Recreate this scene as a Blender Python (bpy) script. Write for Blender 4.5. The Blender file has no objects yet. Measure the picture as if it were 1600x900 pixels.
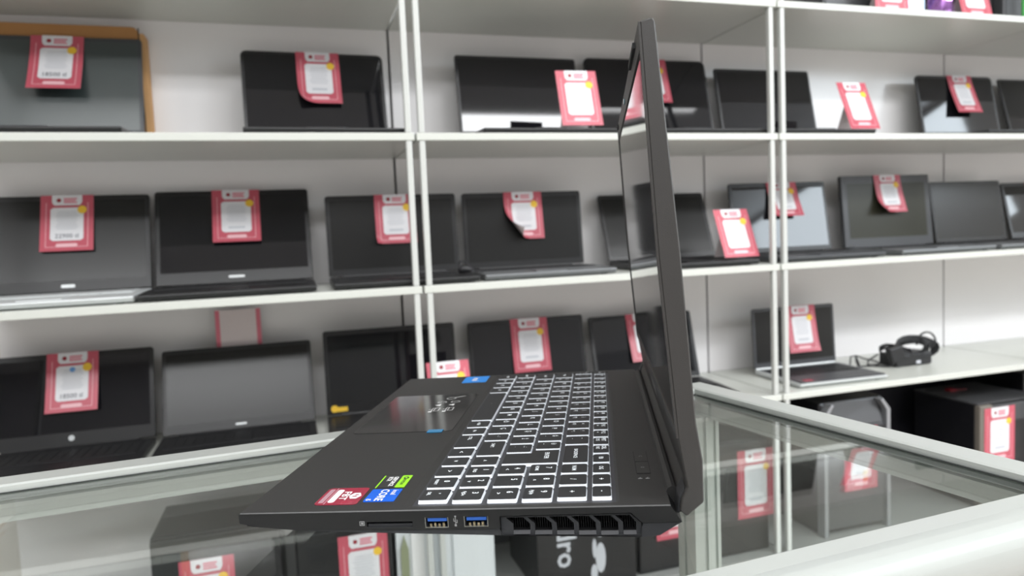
import bpy, bmesh, math, random
from mathutils import Vector, Matrix
from mathutils.geometry import tessellate_polygon
random.seed(4)
C = bpy.context.scene.collection
SC = bpy.context.scene

# ------------------------------------------------------------------ camera
cam_d = bpy.data.cameras.new('camera'); cam = bpy.data.objects.new('camera', cam_d); C.objects.link(cam)
FPX = 1105.047
cam_d.sensor_width = 36.0; cam_d.lens = FPX / 1600 * 36.0
RV = Vector((0.95502852, -0.29338805, -0.04294145)); UV = Vector((0.06242558, 0.05736897, 0.99639944)); FV = Vector((0.28986818, 0.95427053, -0.07310392))
m = Matrix.Identity(4)
for i in range(3):
    m[i][0] = RV[i]; m[i][1] = UV[i]; m[i][2] = -FV[i]
m[0][3], m[1][3], m[2][3] = 0.0, 0.0, 0.168
cam.matrix_world = m
cam_d.clip_start = 0.02
cam_d.dof.use_dof = True; cam_d.dof.focus_distance = 0.44
cam_d.dof.aperture_fstop = (cam_d.lens / 1000) / 0.0026
SC.camera = cam

# ------------------------------------------------------------------ light and exposure
SC.view_settings.view_transform = 'Standard'; SC.view_settings.look = 'None'
SC.view_settings.gamma = 1.0; SC.view_settings.use_curve_mapping = False
SC.view_settings.exposure = 0.13
SC.cycles.use_denoising = True
SC.cycles.max_bounces = 10; SC.cycles.transparent_max_bounces = 16
w = bpy.data.worlds.new('room_air'); SC.world = w; w.use_nodes = True
w.node_tree.nodes['Background'].inputs[0].default_value = (0.9, 0.93, 1, 1)
w.node_tree.nodes['Background'].inputs[1].default_value = 0.0

def area(name, loc, sx, sy, power, col=(.97, .985, 1.0), rot=(0, 0, 0)):
    d = bpy.data.lights.new(name, 'AREA'); d.shape = 'RECTANGLE'; d.size = sx; d.size_y = sy
    d.energy = power; d.color = col
    o = bpy.data.objects.new(name, d); C.objects.link(o); o.location = loc; o.rotation_euler = rot
    return o
CEIL = 1.75
area('ceiling_panel_lamp', (0.5, 0.15, CEIL - .03), 3.4, 0.45, 34)
area('ceiling_panel_lamp', (2.1, -1.0, CEIL - .03), 3.0, 0.40, 92)
area('ceiling_panel_lamp', (-0.8, -1.5, CEIL - .03), 2.4, 0.40, 62)
area('shop_window_daylight', (4.12, -1.6, 1.38), .62, 2.8, 58, (.82, .92, 1.0), (0, math.radians(90), 0))

# ------------------------------------------------------------------ helpers
def s2l(c):
    c = c / 255.0
    return c / 12.92 if c <= .04045 else ((c + .055) / 1.055) ** 2.4
def rgb(r, g, b): return (s2l(r), s2l(g), s2l(b), 1)

def mat(name, col, rough=.5, metal=0.0, spec=.5, emit=None, noise=0.0, nscale=60, bump=0.0, bscale=900, coat=0.0):
    M = bpy.data.materials.new(name); M.use_nodes = True
    nt = M.node_tree; p = nt.nodes['Principled BSDF']
    p.inputs['Base Color'].default_value = col; p.inputs['Roughness'].default_value = rough
    p.inputs['Metallic'].default_value = metal; p.inputs['Specular IOR Level'].default_value = spec
    if coat: p.inputs['Coat Weight'].default_value = coat; p.inputs['Coat Roughness'].default_value = .05
    if emit:
        p.inputs['Emission Color'].default_value = emit[0]; p.inputs['Emission Strength'].default_value = emit[1]
    if noise or bump:
        tc = nt.nodes.new('ShaderNodeTexCoord')
    if noise:
        n = nt.nodes.new('ShaderNodeTexNoise'); n.inputs['Scale'].default_value = nscale; n.inputs['Detail'].default_value = 4
        nt.links.new(tc.outputs['Object'], n.inputs['Vector'])
        r = nt.nodes.new('ShaderNodeMapRange'); r.inputs['To Min'].default_value = 1 - noise; r.inputs['To Max'].default_value = 1 + noise
        nt.links.new(n.outputs['Fac'], r.inputs['Value'])
        mx = nt.nodes.new('ShaderNodeVectorMath'); mx.operation = 'SCALE'; mx.inputs[0].default_value = col[:3]
        nt.links.new(r.outputs['Result'], mx.inputs['Scale']); nt.links.new(mx.outputs['Vector'], p.inputs['Base Color'])
    if bump:
        n = nt.nodes.new('ShaderNodeTexNoise'); n.inputs['Scale'].default_value = bscale
        nt.links.new(tc.outputs['Object'], n.inputs['Vector'])
        b = nt.nodes.new('ShaderNodeBump'); b.inputs['Strength'].default_value = bump; b.inputs['Distance'].default_value = .0005
        nt.links.new(n.outputs['Fac'], b.inputs['Height']); nt.links.new(b.outputs['Normal'], p.inputs['Normal'])
    return M

def glass_mat(name, tint, f0=.04, gain=1.0):
    M = bpy.data.materials.new(name); M.use_nodes = True
    nt = M.node_tree; N = nt.nodes; L = nt.links
    N.remove(N['Principled BSDF']); out = N['Material Output']
    g = N.new('ShaderNodeNewGeometry')
    d = N.new('ShaderNodeVectorMath'); d.operation = 'DOT_PRODUCT'
    L.new(g.outputs['Normal'], d.inputs[0]); L.new(g.outputs['Incoming'], d.inputs[1])
    a = N.new('ShaderNodeMath'); a.operation = 'ABSOLUTE'; L.new(d.outputs['Value'], a.inputs[0])
    s = N.new('ShaderNodeMath'); s.operation = 'SUBTRACT'; s.inputs[0].default_value = 1; L.new(a.outputs[0], s.inputs[1])
    p = N.new('ShaderNodeMath'); p.operation = 'POWER'; p.inputs[1].default_value = 5; L.new(s.outputs[0], p.inputs[0])
    mu = N.new('ShaderNodeMath'); mu.operation = 'MULTIPLY_ADD'; mu.inputs[1].default_value = (1 - f0) * gain; mu.inputs[2].default_value = f0
    L.new(p.outputs[0], mu.inputs[0])
    t = N.new('ShaderNodeBsdfTransparent'); t.inputs[0].default_value = tint
    gl = N.new('ShaderNodeBsdfGlossy'); gl.inputs['Roughness'].default_value = 0.012; gl.inputs[0].default_value = (1, 1, 1, 1)
    mx = N.new('ShaderNodeMixShader'); L.new(mu.outputs[0], mx.inputs[0]); L.new(t.outputs[0], mx.inputs[1]); L.new(gl.outputs[0], mx.inputs[2])
    L.new(mx.outputs[0], out.inputs['Surface'])
    return M

M = dict(
    wall=mat('wall_paint', rgb(225, 222, 216), .6, noise=.03, nscale=3),
    farwall=mat('far_wall_paint', rgb(150, 148, 146), .7, noise=.1, nscale=2),
    floor=mat('floor_tile', rgb(186, 178, 172), .4, noise=.06, nscale=8),
    ceil=mat('ceiling_paint', rgb(225, 225, 225), .8),
    lam=mat('white_laminate', rgb(241, 239, 240), .22, noise=.015, nscale=6),
    lam2=mat('white_shelf_board', rgb(205, 207, 200), .28, noise=.015, nscale=6),
    basegrey=mat('grey_base_board', rgb(150, 150, 148), .4, noise=.04, nscale=8),
    post=mat('white_metal', rgb(197, 199, 195), .3),
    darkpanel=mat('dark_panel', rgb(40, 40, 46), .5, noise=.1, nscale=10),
    slit=mat('dark_gap', rgb(40, 42, 40), .8),
    alu=mat('aluminium', (.565, .59, .565, 1), .36, metal=.5, noise=.03, nscale=30),
    seal=mat('rubber_seal', rgb(34, 38, 36), .6),
    glass=glass_mat('counter_glass', (.955, .975, .965, 1), .04, 1.25),
    glassedge=mat('glass_edge', rgb(70, 110, 95), .15),
    deck=mat('laptop_deck_plastic', (.022, .0216, .0212, 1), .5, bump=.25, bscale=2500, noise=.06, nscale=300),
    side=mat('laptop_side_plastic_shaded', (.006, .006, .0065, 1), .5, bump=.15, bscale=2500),  # chassis plastic with the shade on its sides put into the colour
    edge=mat('edge_highlight_grey', (.06, .06, .06, 1), .35),  # highlight along the near chamfer, painted as a lighter grey
    lidshell=mat('lid_shell_plastic', (.038, .0355, .0335, 1), .45, bump=.2, bscale=2500),
    hull=mat('laptop_underside_plastic', (.020, .021, .024, 1), .55, bump=.2, bscale=2000),
    dark=mat('black_recess', (.006, .006, .007, 1), .6),
    keycap=mat('keycap_black', (.020, .021, .023, 1), .5),
    keyside=mat('keycap_translucent_side', (.85, .88, .92, 1), .4, emit=((.86, .94, 1, 1), .16)),
    legend=mat('key_legend', (.8, .85, .88, 1), .5, emit=((.9, .96, 1, 1), .3)),
    keywell=mat('keyboard_well', (.035, .036, .042, 1), .45),
    mark=mat('printed_mark', rgb(150, 150, 150), .6),
    gloss=mat('touchpad_film', (.040, .039, .038, 1), .09, spec=.22),
    tabblue=mat('film_pull_tab', rgb(20, 120, 170), .25),
    screen=mat('laptop_screen', (.006, .006, .008, 1), .05, spec=.5),
    usbblue=mat('usb_blue', rgb(40, 95, 185), .4),
    steel=mat('port_steel', (.55, .53, .5, 1), .3, metal=1),
    gold=mat('contact_gold', (.35, .30, .2, 1), .4, metal=1),
    stred=mat('sticker_red', rgb(150, 14, 52), .15, coat=.6, noise=.25, nscale=120),
    stpink=mat('sticker_silver_wave', rgb(205, 160, 172), .2, metal=.4),
    stblue=mat('sticker_blue', rgb(10, 92, 205), .25, noise=.15, nscale=60),
    stcyan=mat('sticker_light_blue', rgb(50, 145, 235), .25),
    stgreen=mat('sticker_green', rgb(150, 225, 30), .3),
    stblack=mat('sticker_black', rgb(42, 44, 44), .3),
    white=mat('print_white', rgb(240, 240, 240), .4),
    tag=mat('tag_red', rgb(194, 88, 103), .32),
    tagback=mat('tag_back_paper', rgb(226, 214, 214), .6),
    tagline=mat('tag_thin_line', rgb(238, 190, 196), .5),
    tagpink=mat('tag_pink_print', rgb(222, 120, 138), .5),
    tagwhite=mat('tag_white', rgb(226, 225, 228), .4),
    taglogo=mat('tag_logo_red', rgb(150, 30, 45), .5),
    taggray=mat('tag_grey_print', rgb(196, 198, 204), .6),
    tagdark=mat('tag_price_print', rgb(120, 122, 130), .6),
    tagyellow=mat('tag_yellow', rgb(240, 196, 60), .5),
    tagblue=mat('tag_blue_print', rgb(110, 160, 215), .5),
    lapblack=mat('black_plastic', (.014, .014, .015, 1), .38, noise=.05, nscale=50),
    lapgrey=mat('grey_plastic', (.055, .057, .062, 1), .42, noise=.05, nscale=50),
    lapsilver=mat('silver_plastic', rgb(205, 208, 208), .35, metal=.2),
    lapmid=mat('mid_grey_metal', rgb(120, 122, 124), .38, metal=.4),
    bezel=mat('screen_bezel', (.012, .012, .013, 1), .35),
    scr_a=mat('glossy_screen', (.007, .007, .009, 1), .045, spec=.55),
    scr_b=mat('matte_screen', (.012, .0122, .012, 1), .26, spec=.42),
    scr_o=mat('olive_screen', (.030, .030, .019, 1), .35, spec=.3),
    scr_c=mat('teal_reflection_screen', (.03, .042, .042, 1), .32, spec=1.0),  # teal reflection of the room put into the base colour
    kbd=mat('dark_keyboard', (.012, .012, .013, 1), .5),
    card=mat('brown_cardboard', rgb(176, 128, 78), .8, noise=.06, nscale=25),
    cardedge=mat('brown_cardboard_flap', rgb(206, 160, 110), .8, noise=.05, nscale=25),
    black=mat('tower_black', (.010, .010, .012, 1), .3),
    tgrey=mat('tower_grey', (.062, .063, .067, 1), .4),
    tsilver=mat('tower_silver_trim', rgb(160, 162, 166), .3, metal=.5),
    tbrown=mat('tower_brown_grey', rgb(112, 106, 98), .45),
    twhite=mat('tower_white', rgb(214, 218, 220), .35),
    olive=mat('tower_olive', rgb(140, 146, 116), .4),
    cable=mat('black_cable', (.012, .012, .014, 1), .4),
    foil=mat('iridescent_wrap', rgb(170, 120, 190), .12, metal=.8, noise=.6, nscale=90),
    green=mat('green_box', rgb(60, 160, 70), .5),
    bluegrey=mat('blue_grey_shell', rgb(150, 165, 182), .3, metal=.3),
    teal=mat('lens_glass', rgb(20, 90, 100), .05, spec=1.0),
)

class MB:
    """collects faces with a material each, then links them as one mesh object"""
    def __init__(s): s.v = []; s.f = []; s.m = []; s.ms = []
    def mi(s, mm):
        if mm not in s.ms: s.ms.append(mm)
        return s.ms.index(mm)
    def add(s, vs, fs, mm):
        b = len(s.v); s.v += [tuple(x) for x in vs]; i = s.mi(mm)
        for f in fs: s.f.append([b + k for k in f]); s.m.append(i)
    def box(s, x0, x1, y0, y1, z0, z1, mm):
        vs = [(x, y, z) for x in (x0, x1) for y in (y0, y1) for z in (z0, z1)]
        s.add(vs, [(0, 1, 3, 2), (4, 6, 7, 5), (0, 4, 5, 1), (2, 3, 7, 6), (0, 2, 6, 4), (1, 5, 7, 3)], mm)
    def frustum(s, p0, p1, mm, cap0=True, cap1=True):
        n = len(p0)
        fs = [(i, (i + 1) % n, n + (i + 1) % n, n + i) for i in range(n)]
        if cap0: fs.append(tuple(range(n - 1, -1, -1)))
        if cap1: fs.append(tuple(range(n, 2 * n)))
        s.add(list(p0) + list(p1), fs, mm)
    def prism(s, poly, axis, a, b, mm, holes=None, caps=True):
        """poly: 2-D outline in the other two axes; extruded along axis from a to b"""
        def P(p, t): return {'x': (t, p[0], p[1]), 'y': (p[0], t, p[1]), 'z': (p[0], p[1], t)}[axis]
        n = len(poly)
        vs = [P(p, a) for p in poly] + [P(p, b) for p in poly]
        fs = [(i, (i + 1) % n, n + (i + 1) % n, n + i) for i in range(n)]
        tri = tessellate_polygon([[Vector((p[0], p[1], 0)) for p in poly]])
        if caps:
            fs += [tuple(n + k for k in t) for t in tri]
            if not holes: fs += [tuple(t) for t in tri]
        s.add(vs, fs, mm)
        if holes:
            loops = [poly] + holes
            tri = tessellate_polygon([[Vector((p[0], p[1], 0)) for p in l] for l in loops])
            s.add([P(p, a) for l in loops for p in l], [tuple(t) for t in tri], mm)
    def tube(s, pts, r, mm, n=8, closed=False):
        pts = [Vector(p) for p in pts]; rings = []; N = len(pts); up = Vector((0, 0, 1)); prev = None
        for i, p in enumerate(pts):
            if closed: t = pts[(i + 1) % N] - pts[i - 1]
            else: t = pts[min(i + 1, N - 1)] - pts[max(i - 1, 0)]
            t.normalize()
            a = prev - t * prev.dot(t) if prev else (up.cross(t) if abs(t.z) < .95 else Vector((1, 0, 0)).cross(t))
            a.normalize(); prev = a; b = t.cross(a)
            rr = r[i] if isinstance(r, (list, tuple)) else r
            rings.append([p + a * rr * math.cos(2 * math.pi * k / n) + b * rr * math.sin(2 * math.pi * k / n) for k in range(n)])
        vs = [q for rg in rings for q in rg]; fs = []
        for i in range(N if closed else N - 1):
            j = (i + 1) % N
            for k in range(n): fs.append((i * n + k, i * n + (k + 1) % n, j * n + (k + 1) % n, j * n + k))
        if not closed: fs += [tuple(range(n - 1, -1, -1)), tuple((N - 1) * n + k for k in range(n))]
        s.add(vs, fs, mm)
    def build(s, name, parent=None, smooth=False, bevel=0, seg=2, recalc=True):
        me = bpy.data.meshes.new(name); me.from_pydata(s.v, [], s.f)
        for mm in s.ms: me.materials.append(M[mm])
        me.polygons.foreach_set('material_index', s.m)
        if recalc:
            bm = bmesh.new(); bm.from_mesh(me)
            if bevel: bmesh.ops.remove_doubles(bm, verts=bm.verts, dist=1e-6)
            bmesh.ops.recalc_face_normals(bm, faces=bm.faces)
            if bevel:
                ed = [e for e in bm.edges if len(e.link_faces) == 2 and e.calc_face_angle(0) > .5]
                bmesh.ops.bevel(bm, geom=ed, offset=bevel, segments=seg, affect='EDGES', profile=.5, clamp_overlap=True)
            bm.to_mesh(me); bm.free()
        if smooth: me.polygons.foreach_set('use_smooth', [True] * len(me.polygons))
        o = bpy.data.objects.new(name, me); C.objects.link(o)
        if parent: o.parent = parent
        return o

def rrect(x0, x1, y0, y1, r, n=4):
    out = []
    for cx, cy, a in ((x1 - r, y1 - r, 0), (x0 + r, y1 - r, 90), (x0 + r, y0 + r, 180), (x1 - r, y0 + r, 270)):
        for k in range(n + 1):
            t = math.radians(a + 90 * k / n); out.append((cx + r * math.cos(t), cy + r * math.sin(t)))
    return out

_txt = {}
def text2d(s, size=1.0, bold=0.0):
    """letters as flat faces: (points centred on the origin, faces)"""
    key = (s, bold)
    if key not in _txt:
        cu = bpy.data.curves.new('lettering', 'FONT'); cu.body = s; cu.size = 1; cu.resolution_u = 2; cu.offset = bold
        cu.align_x = 'CENTER'; cu.align_y = 'CENTER'
        o = bpy.data.objects.new('lettering', cu); C.objects.link(o)
        dg = bpy.context.evaluated_depsgraph_get(); dg.update()
        me = o.evaluated_get(dg).to_mesh()
        vs = [(v.co.x, v.co.y) for v in me.vertices]; fs = [tuple(p.vertices) for p in me.polygons]
        o.evaluated_get(dg).to_mesh_clear()
        bpy.data.objects.remove(o); bpy.data.curves.remove(cu)
        if vs:
            cx = (min(v[0] for v in vs) + max(v[0] for v in vs)) / 2; cy = (min(v[1] for v in vs) + max(v[1] for v in vs)) / 2
            vs = [(a - cx, b - cy) for a, b in vs]
        _txt[key] = (vs, fs)
    vs, fs = _txt[key]
    return [(a * size, b * size) for a, b in vs], fs

def thing(name, label, cat, loc=(0, 0, 0), rot=(0, 0, 0), group=None):
    o = bpy.data.objects.new(name, None); C.objects.link(o); o.empty_display_size = .05
    o.location = loc; o.rotation_euler = rot; o['label'] = label; o['category'] = cat
    if group: o['group'] = group
    return o
def tagit(o, label, cat, group=None):
    o['label'] = label; o['category'] = cat
    if group: o['group'] = group
    return o
def struct(name, mb, **k):
    o = mb.build(name, **k); o['kind'] = 'structure'; return o

# ------------------------------------------------------------------ the room
FLOOR = -.95; YB = 1.666; YS = 1.3607
def slab(name, x0, x1, y0, y1, z0, z1, mm):
    b = MB(); b.box(x0, x1, y0, y1, z0, z1, mm); return struct(name, b)
slab('floor', -2.6, 4.2, -3.2, 1.86, FLOOR - .06, FLOOR, 'floor')
slab('ceiling', -2.6, 4.2, -3.2, 1.86, CEIL, CEIL + .06, 'ceil')
slab('wall_back', -2.6, 4.2, 1.76, 1.86, FLOOR, CEIL, 'wall')
slab('wall_front', -2.6, 4.2, -3.2, -3.1, FLOOR, CEIL, 'farwall')
slab('wall_left', -2.7, -2.6, -3.2, 1.86, FLOOR, CEIL, 'farwall')
slab('wall_right', 4.2, 4.3, -3.2, 1.86, FLOOR, CEIL, 'wall')

# ------------------------------------------------------------------ shelving bays
SB = [.6497, .3584, .0642, -.2376]; TH = .0145          # undersides of the boards, top to bottom
TOP = [z + TH for z in SB]
BASE = -.60
JOINT = [-.587, .2338, 1.0551, 1.876, 2.697]
PO = [(.0128, .0128), (.0128, .0128), (.0150, .0150), (.0150, .0150), (.014, .014)]
labels = ['white shelving bay holding the brown box and the silver keyboard laptop',
          'white shelving bay behind the gaming laptop between the two pairs of posts',
          'white shelving bay holding the coiled power adapter and two desktop towers',
          'white shelving bay past the last desktop tower, mostly out of view']
bays = []
for k in range(4):
    x0, x1 = JOINT[k], JOINT[k + 1]
    t = thing('shelving_unit', labels[k], 'shelf', ((x0 + x1) / 2, (YS + YB) / 2, FLOOR), group='white shelving bays along the wall')
    ox, oy, oz = t.location
    g = .0022
    for zz in [.95] + SB + [BASE - TH]:
        b = MB(); b.box(x0 + g - ox, x1 - g - ox, YS - oy, YB - oy, zz - oz, zz + TH - oz, 'lam2' if zz > -.5 or k == 0 else 'basegrey'); b.build('shelf_board', t, bevel=.0012)
    b = MB(); b.box(x0 + .003 - ox, x1 - .003 - ox, YB - oy + .0005, YB + .016 - oy, SB[3] + TH - oz, 1.2 - oz, 'lam'); b.build('back_panel', t)
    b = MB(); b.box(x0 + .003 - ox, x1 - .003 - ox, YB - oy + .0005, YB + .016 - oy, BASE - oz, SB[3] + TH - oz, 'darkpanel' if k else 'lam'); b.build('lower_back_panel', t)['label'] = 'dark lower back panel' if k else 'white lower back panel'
    b = MB(); b.box(x0 + .01 - ox, x1 - .01 - ox, YS + .03 - oy, YS + .045 - oy, 0, BASE - TH - oz, 'lam2'); b.build('plinth', t)
    for xc in (x0 + PO[k][1], x1 - PO[k + 1][0]):
        b = MB(); xs = xc - ox; lv = [FLOOR] + [BASE - TH] + SB[::-1] + [.95, 1.3]
        z0 = FLOOR
        for zz in [BASE - TH] + SB[::-1] + [.95]:
            b.box(xs - .0058, xs + .0058, YS + .0015 - oy, YS + .0135 - oy, z0 - oz, zz - oz, 'post'); z0 = zz + TH
        b.build('post', t, bevel=.002)
    bays.append(t)

# ------------------------------------------------------------------ glass counter
CO = Vector((.10, .45, FLOOR))
RA = Vector((.4010, .6490)); RB = Vector((.4545, .3030)); A0 = Vector((-1.10, .5441)); C0 = Vector((-1.10, .2100))
ct = thing('glass_counter', 'aluminium framed glass display counter under the open gaming laptop', 'counter', CO)
def W2(p, z): return (p[0] - CO.x, p[1] - CO.y, z - CO.z)
b = MB()
ins = .012
quad = [(A0.x, A0.y - ins), (RA.x - ins, RA.y - ins), (RB.x - ins, RB.y - .004), (C0.x, C0.y - .004)]
b.frustum([W2(p, -.008) for p in quad], [W2(p, 0) for p in quad], 'glass')
gt = b.build('glass_top', ct)
def profile_rail(name, P, Q, prof, mm='alu', smooth=False):
    """prof: (offset to the inner side, z) outline swept from P to Q"""
    d = (Q - P).normalized(); n = Vector((-d.y, d.x))
    b = MB()
    b.frustum([W2(P + n * o, z) for o, z in prof], [W2(Q + n * o, z) for o, z in prof], mm)
    o = b.build(name, ct, smooth=False)
    return o
# rails: outer edge along the given line, offset to the inner side of the counter
rail_prof = [(0, -.022), (0, .0045), (.0015, .006), (.0225, .006), (.0245, .0048), (.0245, .0006), (.006, .0006), (.006, -.0085), (.022, -.0085), (.022, -.022)]
profile_rail('rear_rail', RA + (A0 - RA).normalized() * .0255, A0, rail_prof)
profile_rail('side_rail', RB + Vector((0, .0008)), RA, rail_prof)
profile_rail('end_rail', A0, C0, rail_prof)
# round-nosed front rail
fp = [(.0135, .0006), (.0135, .0052), (.0125, .006), (0, .006)]
for k in range(1, 13):
    a = math.radians(90 + 14 * k)
    fp.append((-.001 + .0160 * math.cos(a), -.0115 + .0175 * math.sin(a)))
fp += [(-.002, -.040), (.012, -.040), (.012, -.0085), (-.004, -.0085), (-.004, .0006)]
P = Vector((.163, .2852)); d = (Vector((.3973, .2992)) - P).normalized(); n = Vector((-d.y, d.x))
base_in = P - n * .0135
profile_rail('front_rail', base_in - d * 1.26, base_in + d * .325, fp).data.polygons.foreach_set('use_smooth', [False] * 1 if False else [False] * (len(fp) + 2))
fr = [o for o in ct.children if o.name.startswith('front_rail')][0]
for pl in fr.data.polygons:
    if len(pl.vertices) == 4 and 3 <= pl.index <= 15: pl.use_smooth = True
# dark seal line where the glass meets the rails
for nm, P_, Q_, off in (('rubber_seal', RA + (A0 - RA).normalized() * .0255, A0, .0247), ('rubber_seal', RB + Vector((0, .0008)), RA + Vector((.0019, -.0262)), .0247)):
    dd = (Q_ - P_).normalized(); nn = Vector((-dd.y, dd.x)); b = MB()
    b.frustum([W2(P_ + nn * o, z) for o, z in ((off, .0001), (off + .0016, .0001), (off + .0016, .0008), (off, .0008))],
              [W2(Q_ + nn * o, z) for o, z in ((off, .0001), (off + .0016, .0001), (off + .0016, .0008), (off, .0008))], 'seal')
    b.build(nm, ct)
# corner posts: grooved square aluminium
def cpost(cx, cy, ang):
    b = MB(); r = .0155; g = .0022
    pr = [(-r, -r), (-g * 2, -r), (-g * 2, -r + g), (g * 0, -r + g), (0, -r), (r * .55, -r), (r * .55, -r + g), (r * .75, -r + g), (r * .75, -r), (r, -r),
          (r, r), (-r, r), (-r, g * 2), (-r + g, g * 2), (-r + g, 0), (-r, 0)]
    ca, sa = math.cos(ang), math.sin(ang)
    pl = [(cx + ca * x - sa * y - CO.x, cy + sa * x + ca * y - CO.y) for x, y in pr]
    b.prism(pl, 'z', .045, -.022 - FLOOR, 'alu')
    b.build('corner_post', ct)
cpost(RA.x - .017, RA.y - .018, .06); cpost(RB.x - .018, RB.y + .012, .06); cpost(A0.x + .03, A0.y - .018, .06); cpost(C0.x + .03, C0.y + .02, .06)
# glass sides and the base
for nm, P_, Q_ in (('side_glass', RB + Vector((-.012, .03)), RA + Vector((-.012, -.036))), ('front_glass', C0 + Vector((.05, .012)), RB + Vector((-.04, .006)))):
    dd = (Q_ - P_).normalized(); nn = Vector((-dd.y, dd.x)); b = MB()
    pl = [P_, Q_, Q_ + nn * .005, P_ + nn * .005]
    b.frustum([W2(p, -.78) for p in pl], [W2(p, -.024) for p in pl], 'glass'); b.build(nm, ct)
b = MB(); q2 = [A0, RA, RB, C0]
b.frustum([W2(p, -.90) for p in q2], [W2(p, -.79) for p in q2], 'lam2'); b.build('base_panel', ct)
for p in ((RA.x - .05, RA.y - .05), (RB.x - .05, RB.y + .05), (A0.x + .06, A0.y - .05), (C0.x + .06, C0.y + .05)):
    b = MB(); b.prism([(p[0] - CO.x + .02 * math.cos(a), p[1] - CO.y + .02 * math.sin(a)) for a in [k * math.pi / 6 for k in range(12)]], 'z', 0.0, .051, 'seal'); b.build('foot', ct)

# ------------------------------------------------------------------ the gaming laptop on the counter
LT = .0251; LTH = -0.41777773738744953
lap = thing('gaming_laptop', 'open black gaming laptop with white backlit keyboard standing on the glass counter', 'laptop',
            (-0.03862055, 0.4108114, 0.0), (0, -LT, LTH))
WD = .363; ZD = .0214
def rect(x0, x1, z0, z1): return [(x0, z0), (x1, z0), (x1, z1), (x0, z1)]
SD = rect(.0732, .0987, .0120, .0152); U1 = rect(.1056, .1183, .0115, .0172); U2 = rect(.1269, .1398, .0117, .0174)
b = MB()
prof = [(0, .0207), (.0003, .0156), (.012, .0133), (.0333, .0115), (.0823, .0106), (.1462, .0103), (.1462, .0172), (.2150, .0176), (.2204, .0122), (.2406, .0122), (.2351, ZD), (.0010, ZD)]
n = len(prof)
fs = []
vs = [(x, 0, min(z, ZD - .0005)) for x, z in prof] + [(x, WD, z) for x, z in prof]
fs = [(i, (i + 1) % n, n + (i + 1) % n, n + i) for i in range(n) if i != n - 2]
b.add(vs, fs, 'side')
b.prism(prof, 'y', 0, WD, 'side', holes=[SD, U1, U2], caps=True) if False else None
loops = [prof, SD, U1, U2]
tri = tessellate_polygon([[Vector((p[0], p[1], 0)) for p in l] for l in loops])
b.add([(p[0], 0, min(p[1], ZD - .0005)) for l in loops for p in l], [tuple(t) for t in tri], 'side')
b.add([(.0010, 0, ZD - .0005), (.2351, 0, ZD - .0005), (.2351, .0005, ZD), (.0010, .0005, ZD)], [(0, 1, 2, 3)], 'edge')
tri = tessellate_polygon([[Vector((p[0], p[1], 0)) for p in prof]])
b.add([(p[0], WD, p[1]) for p in prof], [tuple(t) for t in tri], 'side')
for H in (SD, U1, U2):                                           # walls and floors of the port openings
    b.frustum([(x, 0, z) for x, z in H], [(x, .012, z) for x, z in H], 'dark', cap0=False)
# top: palm rest, sunken keyboard well, rear deck
xs = [.0010, .0925, .0968, .2078, .2095, .2351]; ys = [.0005, .0052, .0078, .3548, .3575, WD]
vs = []; fs = {}
for i, x in enumerate(xs):
    for j, y in enumerate(ys):
        vs.append((x, y, ZD - (.0010 if i in (2, 3) and j in (2, 3) else 0)))
top = [(i * 6 + j, (i + 1) * 6 + j, (i + 1) * 6 + j + 1, i * 6 + j + 1) for i in range(5) for j in range(5) if not (i == 2 and j == 2)]
b.add(vs, top, 'deck'); b.add(vs, [(2 * 6 + 2, 3 * 6 + 2, 3 * 6 + 3, 2 * 6 + 3)], 'keywell')
chassis = b.build('chassis', lap, recalc=False)
bm = bmesh.new(); bm.from_mesh(chassis.data); bmesh.ops.remove_doubles(bm, verts=bm.verts, dist=1e-6); bmesh.ops.recalc_face_normals(bm, faces=bm.faces); bm.to_mesh(chassis.data); bm.free()

b = MB()
hp = [(.004, .0139), (.0333, .0110), (.0823, .0088), (.1519, .0063), (.2202, .0043), (.2290, .0052), (.2402, .0119), (.2208, .0119), (.2190, .0062), (.1480, .0064), (.1455, .0100), (.0823, .0103), (.0333, .0112)]
b.prism(hp, 'y', .0006, WD - .0006, 'hull'); b.build('bottom_cover', lap)
b = MB()
b.prism([(.2310, .0090), (.2395, .0052), (.2475, .0058), (.2480, .0150), (.2400, .0150)], 'y', .045, WD - .045, 'side'); b.build('rear_exhaust_block', lap, bevel=.0012)
for x0, x1 in ((.022, .030), (.205, .215)):
    for y0, y1 in (((.040, .110), (.130, .190)) if x0 < .1 else ((.040, .110), (.230, .292))):
        b = MB(); hz = .0118 - (x0 - .022) * .041
        b.frustum([(x0, y0, .0004 - LT * x0), (x1, y0, .0004 - LT * x1), (x1, y1, .0004 - LT * x1), (x0, y1, .0004 - LT * x0)], [(x0, y0, hz), (x1, y0, hz), (x1, y1, hz), (x0, y1, hz)], 'seal'); b.build('rubber_foot', lap)

# side vent with slanted slats
b = MB()
outer = [(.1466, .0066), (.2196, .0050), (.2200, .0120), (.2146, .0173), (.1466, .0169)]
holes = []
for k in range(6):
    x0 = .1492 + .01150 * k
    z1 = .0158 + .00004 * k; zb = .0090 - .00025 * k
    holes.append([(x0, z1), (x0 + .0038, .0124), (x0 + .0038, zb), (x0 + .0128, zb), (x0 + .0128, .0124), (x0 + .0092, z1)])
holes[-1][3:] = [(holes[-1][2][0] + .0082, holes[-1][2][1]), (holes[-1][2][0] + .0082, .0158), (.2158, .0158)]
holes[-1] = [(.2067, .0160), (.2105, .0124), (.2105, .0080), (.2172, .0080), (.2172, .0124), (.2142, .0160)]
loops = [outer] + holes
tri = tessellate_polygon([[Vector((p[0], p[1], 0)) for p in l] for l in loops])
b.add([(p[0], .0012, p[1]) for l in loops for p in l], [tuple(t) for t in tri], 'hull')
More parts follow.
